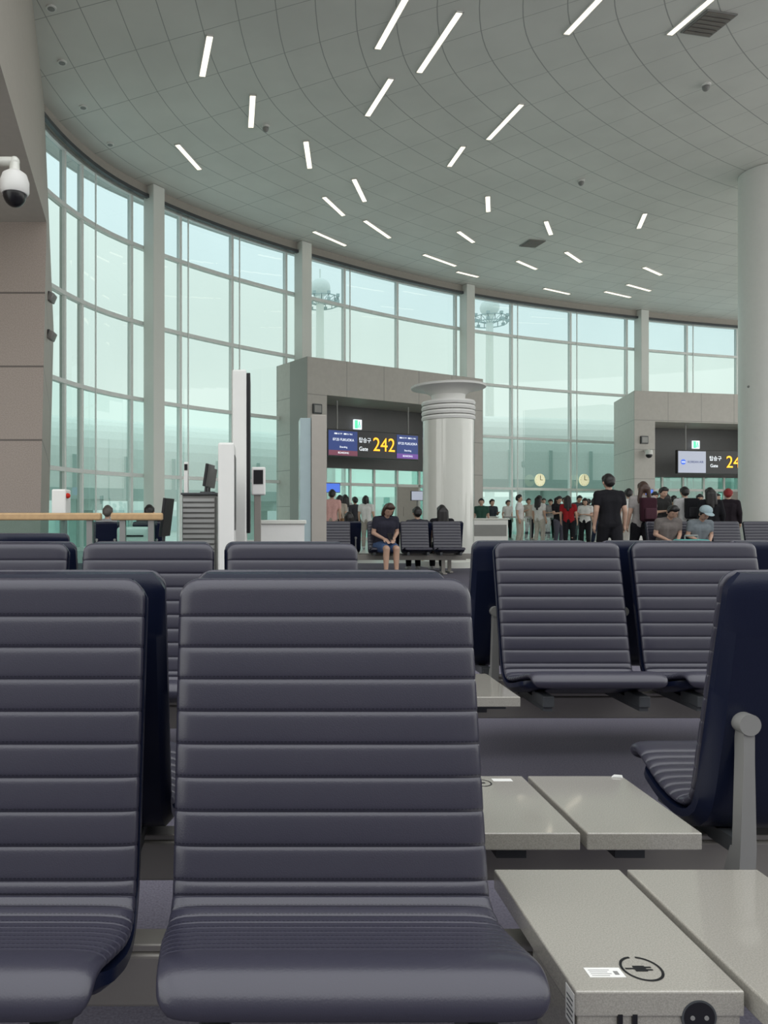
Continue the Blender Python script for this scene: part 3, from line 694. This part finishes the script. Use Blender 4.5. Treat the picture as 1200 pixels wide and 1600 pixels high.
def bridge(x0,y0,x1,y1,z,rad,label):
    a=Vector((x0,y0,z)); c=Vector((x1,y1,z)); d=c-a; L=d.length
    r=empty('jet_bridge',label,'jet bridge',(x0,y0,-5),math.atan2(d.y,d.x),'boarding bridges')
    zz=z+5; b=MB(); n=14
    prof_=[(rad*math.cos(t),rad*math.sin(t)) for t in [math.pi*k/n for k in range(n+1)]]+[(-rad,-rad*.9),(rad,-rad*.9)]
    rg=[]
    for xx in (0,L): rg.append([b.bm.verts.new((xx,p[0],zz+p[1])) for p in prof_])
    m=len(prof_)
    for i in range(m): b.bm.faces.new((rg[0][i],rg[0][(i+1)%m],rg[1][(i+1)%m],rg[1][i]))
    b.bm.faces.new(rg[0]); b.bm.faces.new(rg[1][::-1])
    bmesh.ops.recalc_face_normals(b.bm,faces=b.bm.faces[:]); b.obj('tunnel',PALE,r)
    b=MB()
    for k in range(int(L/3)): b.box((k*3-.1,-rad-.08,zz-rad*.9),(k*3+.1,rad+.08,zz+.1))
    b.box((0,-rad-.1,zz-rad*.95),(L,rad+.1,zz-rad*.7)); b.obj('ribs',PALE2,r)
    for xx in (L*.3,L*.8):
        b=MB(); b.box((xx-.5,-.6,0),(xx+.5,.6,zz-rad*.9)); b.box((xx-.3,-rad,zz-rad*1.2),(xx+.3,rad,zz-rad*.9)); b.obj('support_leg',PALE2,r)
bridge(-16,38,4,52,4.2,2.4,'pale rounded passenger boarding bridge outside the glazing')
bridge(13,50,36,55,5.2,2.6,'pale rounded passenger boarding bridge outside the glazing')
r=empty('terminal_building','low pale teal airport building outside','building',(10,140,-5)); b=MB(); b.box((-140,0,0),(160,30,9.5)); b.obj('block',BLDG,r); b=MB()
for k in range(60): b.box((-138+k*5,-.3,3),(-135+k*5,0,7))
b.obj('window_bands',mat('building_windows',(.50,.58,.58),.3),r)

# ---------------- people ----------------
def capsule(bm,p0,r0,p1,r1,seg=12):
    p0=Vector(p0);p1=Vector(p1);d=p1-p0
    if d.length<1e-5: d=Vector((0,0,1e-3)); p1=p0+d
    q=d.to_track_quat('Z','Y'); rings=[]
    def ring(c,r,z): return [bm.verts.new(c+q@Vector((r*math.cos(2*math.pi*i/seg),r*math.sin(2*math.pi*i/seg),z))) for i in range(seg)]
    a0=bm.verts.new(p0+q@Vector((0,0,-r0))); 
    for t in (-60,-30,0): t=math.radians(t); rings.append(ring(p0,r0*math.cos(t),r0*math.sin(t)))
    for t in (0,30,60): t=math.radians(t); rings.append(ring(p1,r1*math.cos(t),r1*math.sin(t)))
    a1=bm.verts.new(p1+q@Vector((0,0,r1)))
    for i in range(seg): bm.faces.new((a0,rings[0][(i+1)%seg],rings[0][i])); bm.faces.new((a1,rings[-1][i],rings[-1][(i+1)%seg]))
    for a,b_ in zip(rings,rings[1:]):
        for i in range(seg): bm.faces.new((a[i],a[(i+1)%seg],b_[(i+1)%seg],b_[i]))
def grow(name,caps,vox,m,parent,smooth=4):
    bm=bmesh.new()
    for c in caps: capsule(bm,*c)
    me=bpy.data.meshes.new('tmp'); bm.to_mesh(me); bm.free()
    t=bpy.data.objects.new('tmp',me); COL.objects.link(t)
    mo=t.modifiers.new('r','REMESH'); mo.mode='VOXEL'; mo.voxel_size=vox; mo.use_smooth_shade=True
    ms=t.modifiers.new('s','SMOOTH'); ms.factor=.5; ms.iterations=smooth
    dg=bpy.context.evaluated_depsgraph_get(); m2=bpy.data.meshes.new_from_object(t.evaluated_get(dg)); bpy.data.objects.remove(t); bpy.data.meshes.remove(me)
    m2.materials.clear(); m2.materials.append(m); m2.polygons.foreach_set('use_smooth',[True]*len(m2.polygons))
    m2.name=name; o=bpy.data.objects.new(name,m2); COL.objects.link(o); o.parent=parent; return o
def person(x,y,rot,label,pose='stand',h=1.7,top=(.6,.6,.58),bot=(.02,.02,.025),legs='long',hair='short',hc=None,arms='down',near=False,sleeve='short',shoe=(.5,.5,.5),seat_z=.47,group=None):
    k=h/1.72; r=empty('person',label,'person',(x,y,0),math.radians(rot)); r.scale=(k,k,k)
    sit=pose=='sit'; dz=(seat_z/k+.09-.93) if sit else 0
    V=Vector
    bow=sit and arms in('lap','phone')
    lean=.16 if bow else 0
    sway=0 if sit else .025*math.sin(x*5+y)
    ha=.5 if bow else (.28 if arms=='phone' else 0)
    def T(p):  # torso leans forward from the hips, head pitches forward at the neck
        px_,py_,pz_=p
        if ha and pz_>1.5:
            dy,dzz=py_,pz_-1.48
            py_=dy*math.cos(ha)-dzz*math.sin(ha); pz_=1.48+dzz*math.cos(ha)+dy*math.sin(ha)
        return (px_+sway*max(0,pz_-.93)/.5,py_-lean*max(0,(pz_-.93))/.5,pz_+dz-.03*lean*6*max(0,(pz_-1.2)))
    J={}
    for s in (-1,1):
        if sit: J['hip',s]=V((s*.09,.0,.90+dz)); J['knee',s]=V((s*.095,-.42,.50/k*.94)); J['ank',s]=V((s*.1,-.40,.09)); J['toe',s]=V((s*.115,-.54,.04))
        else:
            st=.16*s if pose=='walk' else .07*s*math.cos(rot+x*7)
            J['hip',s]=V((s*.09,0,.9)); J['knee',s]=V((s*.1,-.02-st*.6,.5)); J['ank',s]=V((s*.1,.03-st,.09+(.04 if (pose=='walk' and s<0) else 0))); J['toe',s]=J['ank',s]+V((s*.02,-.15,-.05))
        J['sh',s]=V(T((s*.185,.01,1.40)))
        if arms=='down': J['el',s]=V(T((s*.235,.04,1.13))); J['wr',s]=V(T((s*.245,-.02,.90)))
        elif arms=='phone': J['el',s]=V(T((s*.225,-.02,1.13))); J['wr',s]=V(T((s*.09,-.24,1.16)))
        elif arms=='lap': J['el',s]=V(T((s*.23,-.04,1.15))); J['wr',s]=V(T((s*.10,-.25,1.05)))
        elif arms=='one':
            if s>0: J['el',s]=V(T((.24,0,1.14))); J['wr',s]=V(T((.14,-.22,1.22)))
            else: J['el',s]=V(T((-.235,.04,1.13))); J['wr',s]=V(T((-.25,-.02,.9)))
    tilt=-.02 if ha else 0
    head=[(T((0,.012,1.40)),.055,T((0,tilt*.4,1.52)),.05),(T((0,-.012+tilt,1.575)),.076,T((0,.008+tilt,1.63)),.09),(T((0,-.045+tilt,1.545)),.042,T((0,-.03+tilt,1.60)),.06),
          (T((0,-.093+tilt,1.575)),.011,T((0,-.082+tilt,1.61)),.008),(T((-.088,.01+tilt,1.575)),.014,T((-.09,.015+tilt,1.60)),.016),(T((.088,.01+tilt,1.575)),.014,T((.09,.015+tilt,1.60)),.016)]
    torso=[(T((-.06,0,.93)),.108,T((-.05,0,1.1)),.095),(T((.06,0,.93)),.108,T((.05,0,1.1)),.095),(T((-.05,0,1.1)),.095,T((-.08,0,1.30)),.108),(T((.05,0,1.1)),.095,T((.08,0,1.30)),.108),(T((-.08,0,1.3)),.1,T((.08,0,1.3)),.1),(T((-.1,.01,1.39)),.06,T((.1,.01,1.39)),.06),(T((-.16,.01,1.40)),.055,T((0,.01,1.43)),.06),(T((.16,.01,1.40)),.055,T((0,.01,1.43)),.06)]
    limb=[];hand=[];sl=[];pl=[];feet={}
    for s in (-1,1):
        limb+=[(J['sh',s],.055,J['el',s],.04),(J['el',s],.04,J['wr',s],.027)]
        d=(J['wr',s]-J['el',s]).normalized(); w=V((0,1,0)) if abs(d.z)>.6 else V((1,0,0))
        n=d.cross(w).normalized(); w=n.cross(d)
        hand+=[(J['wr',s],.026,J['wr',s]+d*.05-w*.018,.024),(J['wr',s],.024,J['wr',s]+d*.06+w*.02,.022)]
        fr=.0095 if near else .0125
        inw=V((-s,0,0)) if abs(d.z)>.6 else V((0,0,-1))
        for f,(o_,ln) in enumerate(((-.030,.062),(-.010,.074),(.010,.068),(.030,.052))):
            b0=J['wr',s]+d*.065+w*o_; m1=b0+d*ln*.6+inw*.006; e1=m1+d*ln*.4+inw*.022
            hand+=[(b0,fr,m1,fr*.95),(m1,fr*.95,e1,fr*.8)]
        tb=J['wr',s]+d*.02-w*.03; tm=tb+d*.03-w*.025+inw*.01; hand+=[(tb,fr*1.2,tm,fr),(tm,fr,tm+d*.03+inw*.008,fr*.85)]
        limb+=[(J['hip',s],.092,J['knee',s],.06),(J['knee',s],.058,J['knee',s].lerp(J['ank',s],.3)+V((0,.015,0)),.058),(J['knee',s].lerp(J['ank',s],.3)+V((0,.015,0)),.058,J['ank',s],.037),(J['ank',s],.04,J['toe',s],.032)]
        f=1.0 if sleeve=='long' else .55
        sl.append((J['sh',s],.072,J['sh',s].lerp(J['el',s],min(1,f)),.058))
        if sleeve=='long': sl.append((J['el',s],.055,J['el',s].lerp(J['wr',s],.93),.042))
        if legs=='long': pl+=[(J['hip',s],.108,J['knee',s],.078),(J['knee',s],.076,J['ank',s]+V((0,0,.03)),.06)]
        elif legs=='short': pl+=[(J['hip',s],.112,J['hip',s].lerp(J['knee',s],.75),.095)]
        elif legs=='wide': pl+=[(J['hip',s],.118,J['knee',s],.105),(J['knee',s],.105,J['ank',s]+V((0,0,.06)),.1)]
        elif legs=='skirt': pl+=[(J['hip',s],.12,J['knee',s],.13)]
        feet[s]=[(J['ank',s]+V((0,.03,-.03)),.046,J['toe',s]+V((0,-.01,0)),.040),(J['ank',s]+V((0,0,.0)),.05,J['ank',s]+V((0,.01,-.03)),.05)]
    vox=.0085 if near else .014
    grow('body',head+torso+limb+hand,vox,SKIN,r,3)
    grow('shirt',[(a,ra+.017,c,rc+.017) for a,ra,c,rc in torso[:5]]+[(a,ra+.012,c,rc+.010) for a,ra,c,rc in torso[5:]]+sl,.014,cloth(top),r,3)
    grow('trousers' if legs in('long','wide') else ('shorts' if legs=='short' else 'skirt'),[(T((-.06,0,.93)),.122,T((.06,0,.93)),.122),(T((-.055,0,1.0)),.108,T((.055,0,1.0)),.108)]+pl,.014,cloth(bot),r,3)
    for s in (-1,1): grow('shoe',feet[s],.012,cloth(shoe),r,2)
    H=hc or HAIR
    t=tilt
    hr=[(T((0,.03+t,1.635)),.098,T((0,.0+t,1.675)),.078),(T((0,.05+t,1.60)),.082,T((0,.03+t,1.64)),.092),(T((-.05,-.045+t,1.69)),.03,T((.05,-.045+t,1.69)),.03),(T((-.085,.0+t,1.60)),.018,T((-.07,-.02+t,1.67)),.03),(T((.085,.0+t,1.60)),.018,T((.07,-.02+t,1.67)),.03)]
    if hair=='long': hr+=[(T((-.05,.065,1.6)),.07,T((-.07,.09,1.36)),.05),(T((.05,.065,1.6)),.07,T((.07,.09,1.36)),.05),(T((0,.07,1.6)),.075,T((0,.10,1.28)),.05)]
    if hair=='bob': hr+=[(T((-.075,.03+t,1.62)),.04,T((-.08,.02+t,1.51)),.035),(T((.075,.03+t,1.62)),.04,T((.08,.02+t,1.51)),.035),(T((0,.07+t,1.6)),.075,T((0,.07+t,1.51)),.06)]
    if hair=='bun': hr+=[(T((0,.09,1.69)),.045,T((0,.11,1.71)),.045)]
    if hair=='braids': hr+=[(T((-.06,.07,1.6)),.05,T((-.11,.09,1.3)),.025),(T((.06,.07,1.6)),.05,T((.11,.09,1.3)),.025)]
    grow('hair',hr,.012,H,r,2)
    if abs(rot)<80:
        for s in (-1,1):
            b=MB(); b.sph(T((s*.032,-.083+t,1.612)),(.014,.008,.006),seg=10); b.obj('eye',BLACK,r,True)
        b=MB(); b.sph(T((0,-.086+t,1.545)),(.024,.008,.005),seg=10); b.obj('mouth',cloth((.35,.12,.1)),r,True)
    return r,J,T,k
def backpack(x,y,z,rot,label,c,s=1):
    r=empty('backpack',label,'backpack',(x,y,z),math.radians(rot)); 
    b=MB(); b.box((-.15*s,.0,-.24*s),(.15*s,.14*s,.22*s),bev=.05*s); b.obj('bag_body',cloth(c),r,True)
    b=MB(); b.box((-.11*s,.13*s,-.2*s),(.11*s,.19*s,.02*s),bev=.025*s); b.obj('front_pocket',cloth([q*1.4+.01 for q in c]),r,True)
    for q in (-1,1):
        b=MB(); b.box((q*.10*s-.02,-.03,-.1*s),(q*.10*s+.02,.02,.22*s),bev=.008); b.obj('strap',cloth(c),r)
W_=(.72,.72,.70); K_=(.012,.012,.015)
pr=person(2.22,12.93,12,'person seated in dark top and blue shorts looking at a phone','sit',1.62,(.03,.03,.045),(.06,.10,.20),'short','bob',HAIRB,'lap',True,seat_z=.44,shoe=(.6,.6,.6))
J=pr[1]; k=pr[3]; wc=(J['wr',1]+J['wr',-1])/2
r=empty('mobile_phone','black mobile phone held in both hands','phone',(2.22+.208*(-(wc.y-.09))*k,12.93+.978*(wc.y-.09)*k,(wc.z+.0)*k)); r.rotation_euler=(-.7,0,.21); b=MB(); b.box((-.038,-.005,-.02),(.038,.005,.12),bev=.004); b.obj('case',BLACK,r); b=MB(); b.box((-.034,.005,-.015),(.034,.006,.115)); b.obj('screen',PANELW,r)
person(2.95,13.52,180,'person seated facing away with short black hair','sit',1.5,(.05,.05,.06),K_,'long','short',seat_z=.41)
person(3.40,13.52,180,'person seated facing away with long black hair','sit',1.54,K_,K_,'long','long',seat_z=.42)
person(1.70,13.52,180,'child seated facing away in pale blue shirt','sit',1.34,(.45,.5,.52),(.3,.3,.32),'long','bob',seat_z=.40)
person(-2.5,12.46,180,'person seated facing away with grey hair','sit',1.5,(.3,.3,.3),K_,'long','short',mat('grey_hair',(.1,.09,.08),.5),seat_z=.42)
person(-1.8,12.46,180,'person seated facing away with black hair','sit',1.52,K_,K_,'long','short',seat_z=.42)
person(sx(953,11.8),11.8,180,'person standing in black shirt and black trousers seen from behind','walk',1.68,K_,K_,'long','short',near=True,shoe=K_)
person(sx(1002,13.6),13.6,175,'person walking with brown hair in braids and a backpack','walk',1.64,(.35,.33,.32),K_,'long','braids',HAIRB,near=True)
backpack(sx(1002,13.6),13.42,1.15,180,'black backpack with red front pocket worn by a walker',(.04,.012,.02),.95)
person(sx(984,18),18,160,'person standing in a white shirt and pale trousers','stand',1.67,W_,(.5,.48,.44),'long','short')
person(sx(1033,17),17,10,'person standing in dark clothes','stand',1.68,(.03,.03,.03),K_,'long','short',arms='phone')
person(7.07,12.8,0,'person seated in grey-brown shirt with dark hair','sit',1.56,(.18,.16,.15),K_,'long','short',arms='lap',near=True,seat_z=.43)
pc=person(7.62,12.8,0,'person seated in grey shirt wearing a pale cap','sit',1.50,(.2,.23,.25),(.08,.08,.1),'long','short',arms='lap',near=True,seat_z=.42)
T_=pc[2];k=pc[3]; hp=T_((0,0,1.668))
r=empty('cap','pale blue baseball cap worn by a seated person','cap',(7.62+hp[0]*k,12.8+hp[1]*k,hp[2]*k)); r.rotation_euler=(.5,0,0); b=MB(); b.lathe([(.100,0),(.100,.03),(.085,.065),(.05,.09),(.01,.097)],seg=24); b.obj('crown',cloth((.35,.45,.48)),r,True); b=MB(); b.sph((0,-.11,.005),(.075,.085,.008)); b.obj('brim',cloth((.35,.45,.48)),r,True)
r=empty('suitcase','turquoise hard-shell suitcase with handle','suitcase',(sx(1080,11.6),11.6,0)); b=MB(); b.box((-.24,-.13,.05),(.24,.13,.66),bev=.04); b.obj('shell',cloth((.12,.45,.42)),r,True)
b=MB(); b.cyl((-.1,0,.66),(-.1,0,.72),.01); b.cyl((.1,0,.66),(.1,0,.72),.01); b.cyl((-.1,0,.72),(.1,0,.72),.014); b.obj('handle',GREY,r)
for sx_ in (-.19,.19):
    b=MB(); b.cyl((sx_,-.02,.03),(sx_,.02,.03),.03); b.obj('wheel',BLACK,r)
person(sx(1072,16.6),16.6,170,'person standing in white top with black backpack','stand',1.66,(.5,.5,.5),K_,'long','short'); backpack(sx(1072,16.6),16.44,1.2,180,'black backpack worn in the queue',K_)
person(sx(1111,16.0),16.0,165,'person standing in black coat with long black hair','stand',1.62,K_,K_,'wide','long',sleeve='long')
person(sx(1138,17.2),17.2,150,'person standing in black clothes with red cap','stand',1.64,(.02,.015,.02),K_,'long','short',hc=mat('red_cap',(.25,.02,.02),.7),sleeve='long')
person(sx(1052,24),24,100,'person standing in white shirt','stand',1.66,W_,K_,'long','short')
Q=[(812,24.2,60,'person standing in white shirt and light trousers','short',W_,(.45,.42,.36),1.70,'one'),(843,24.6,120,'person standing in white blouse and long hair','long',W_,(.5,.48,.42),1.68,'down'),(861,30.5,-30,'person standing in grey top','short',(.3,.3,.3),K_,1.7,'phone'),(873,24.2,20,'person standing in black top holding a phone','long',K_,(.1,.1,.13),1.66,'phone'),(889,22.6,150,'person standing in dark red top with black hair','long',(.30,.015,.02),K_,1.62,'down'),(903,28,0,'person standing in dark grey top','short',(.06,.06,.07),(.03,.03,.05),1.78,'phone'),(914,23.6,-40,'person standing in white top with bobbed hair','bob',W_,K_,1.58,'phone'),(932,26,30,'person standing in black top','long',K_,(.02,.03,.06),1.68,'down'),(827,30.5,10,'person standing in beige top','short',(.4,.36,.3),K_,1.72,'down'),
(881,30.8,-20,'person standing in black jacket','short',K_,K_,1.76,'one'),(849,33,0,'person standing in navy shirt','short',(.03,.04,.1),K_,1.78,'down'),(921,31.5,180,'person standing in black shirt','short',K_,K_,1.72,'down'),
(769,26.6,20,'person standing in black shirt by the counter','short',(.03,.04,.05),K_,1.6,'one'),(752,23.6,-20,'person standing in green shirt by the counter','short',(.03,.08,.06),K_,1.56,'down'),(793,31,20,'person standing in white shirt','short',W_,K_,1.66,'down'),
(573,22.5,160,'person standing in white shirt facing the gate','bob',W_,(.35,.32,.28),1.62,'down'),(541,24.3,185,'person standing in white top facing the gate','long',(.5,.5,.5),K_,1.7,'down'),(517,19.5,170,'person standing in pink shirt with shoulder bag','short',(.65,.38,.35),(.35,.3,.25),1.70,'down'),(556,23.2,200,'person standing in dark top facing the gate','short',(.05,.05,.06),K_,1.6,'down'),(531,22.0,150,'person standing in beige top facing the gate','bob',(.45,.4,.34),K_,1.62,'one'),(941,31.5,0,'person standing in grey jacket','short',(.2,.2,.22),K_,1.7,'down'),(972,22,200,'person standing in white top','bob',W_,(.35,.3,.28),1.58,'down'),(1020,21,-10,'person standing in dark blue top','short',(.03,.04,.08),K_,1.7,'phone'),(1060,27.5,10,'person standing in beige top','long',(.4,.35,.3),K_,1.66,'down'),(1092,22,-10,'person standing in grey shirt','short',(.25,.26,.28),K_,1.66,'phone'),(1122,22.5,20,'person standing in white shirt','short',W_,K_,1.68,'one'),(1040,20,170,'person standing in brown shirt','long',(.2,.13,.09),K_,1.62,'down')]
for px,d,rot,lab,hr_,tp,bt,h,ar in Q: person(sx(px,d),d,rot,lab,'stand',h,tp,bt,'long',hr_,arms=ar)
# shoulder bag carried by the person in pink
r=empty('shoulder_bag','tan shoulder bag hanging at the hip','bag',(sx(517,19.5)+.30,19.5-.05,.86),.2)
b=MB(); b.box((-.05,-.14,-.12),(.05,.14,.1),bev=.03); b.obj('bag_body',cloth((.25,.15,.08)),r,True)
b=MB(); b.cyl((0,0,.08),(-.10,.0,.52),.010); b.obj('strap',cloth((.12,.07,.04)),r,True)
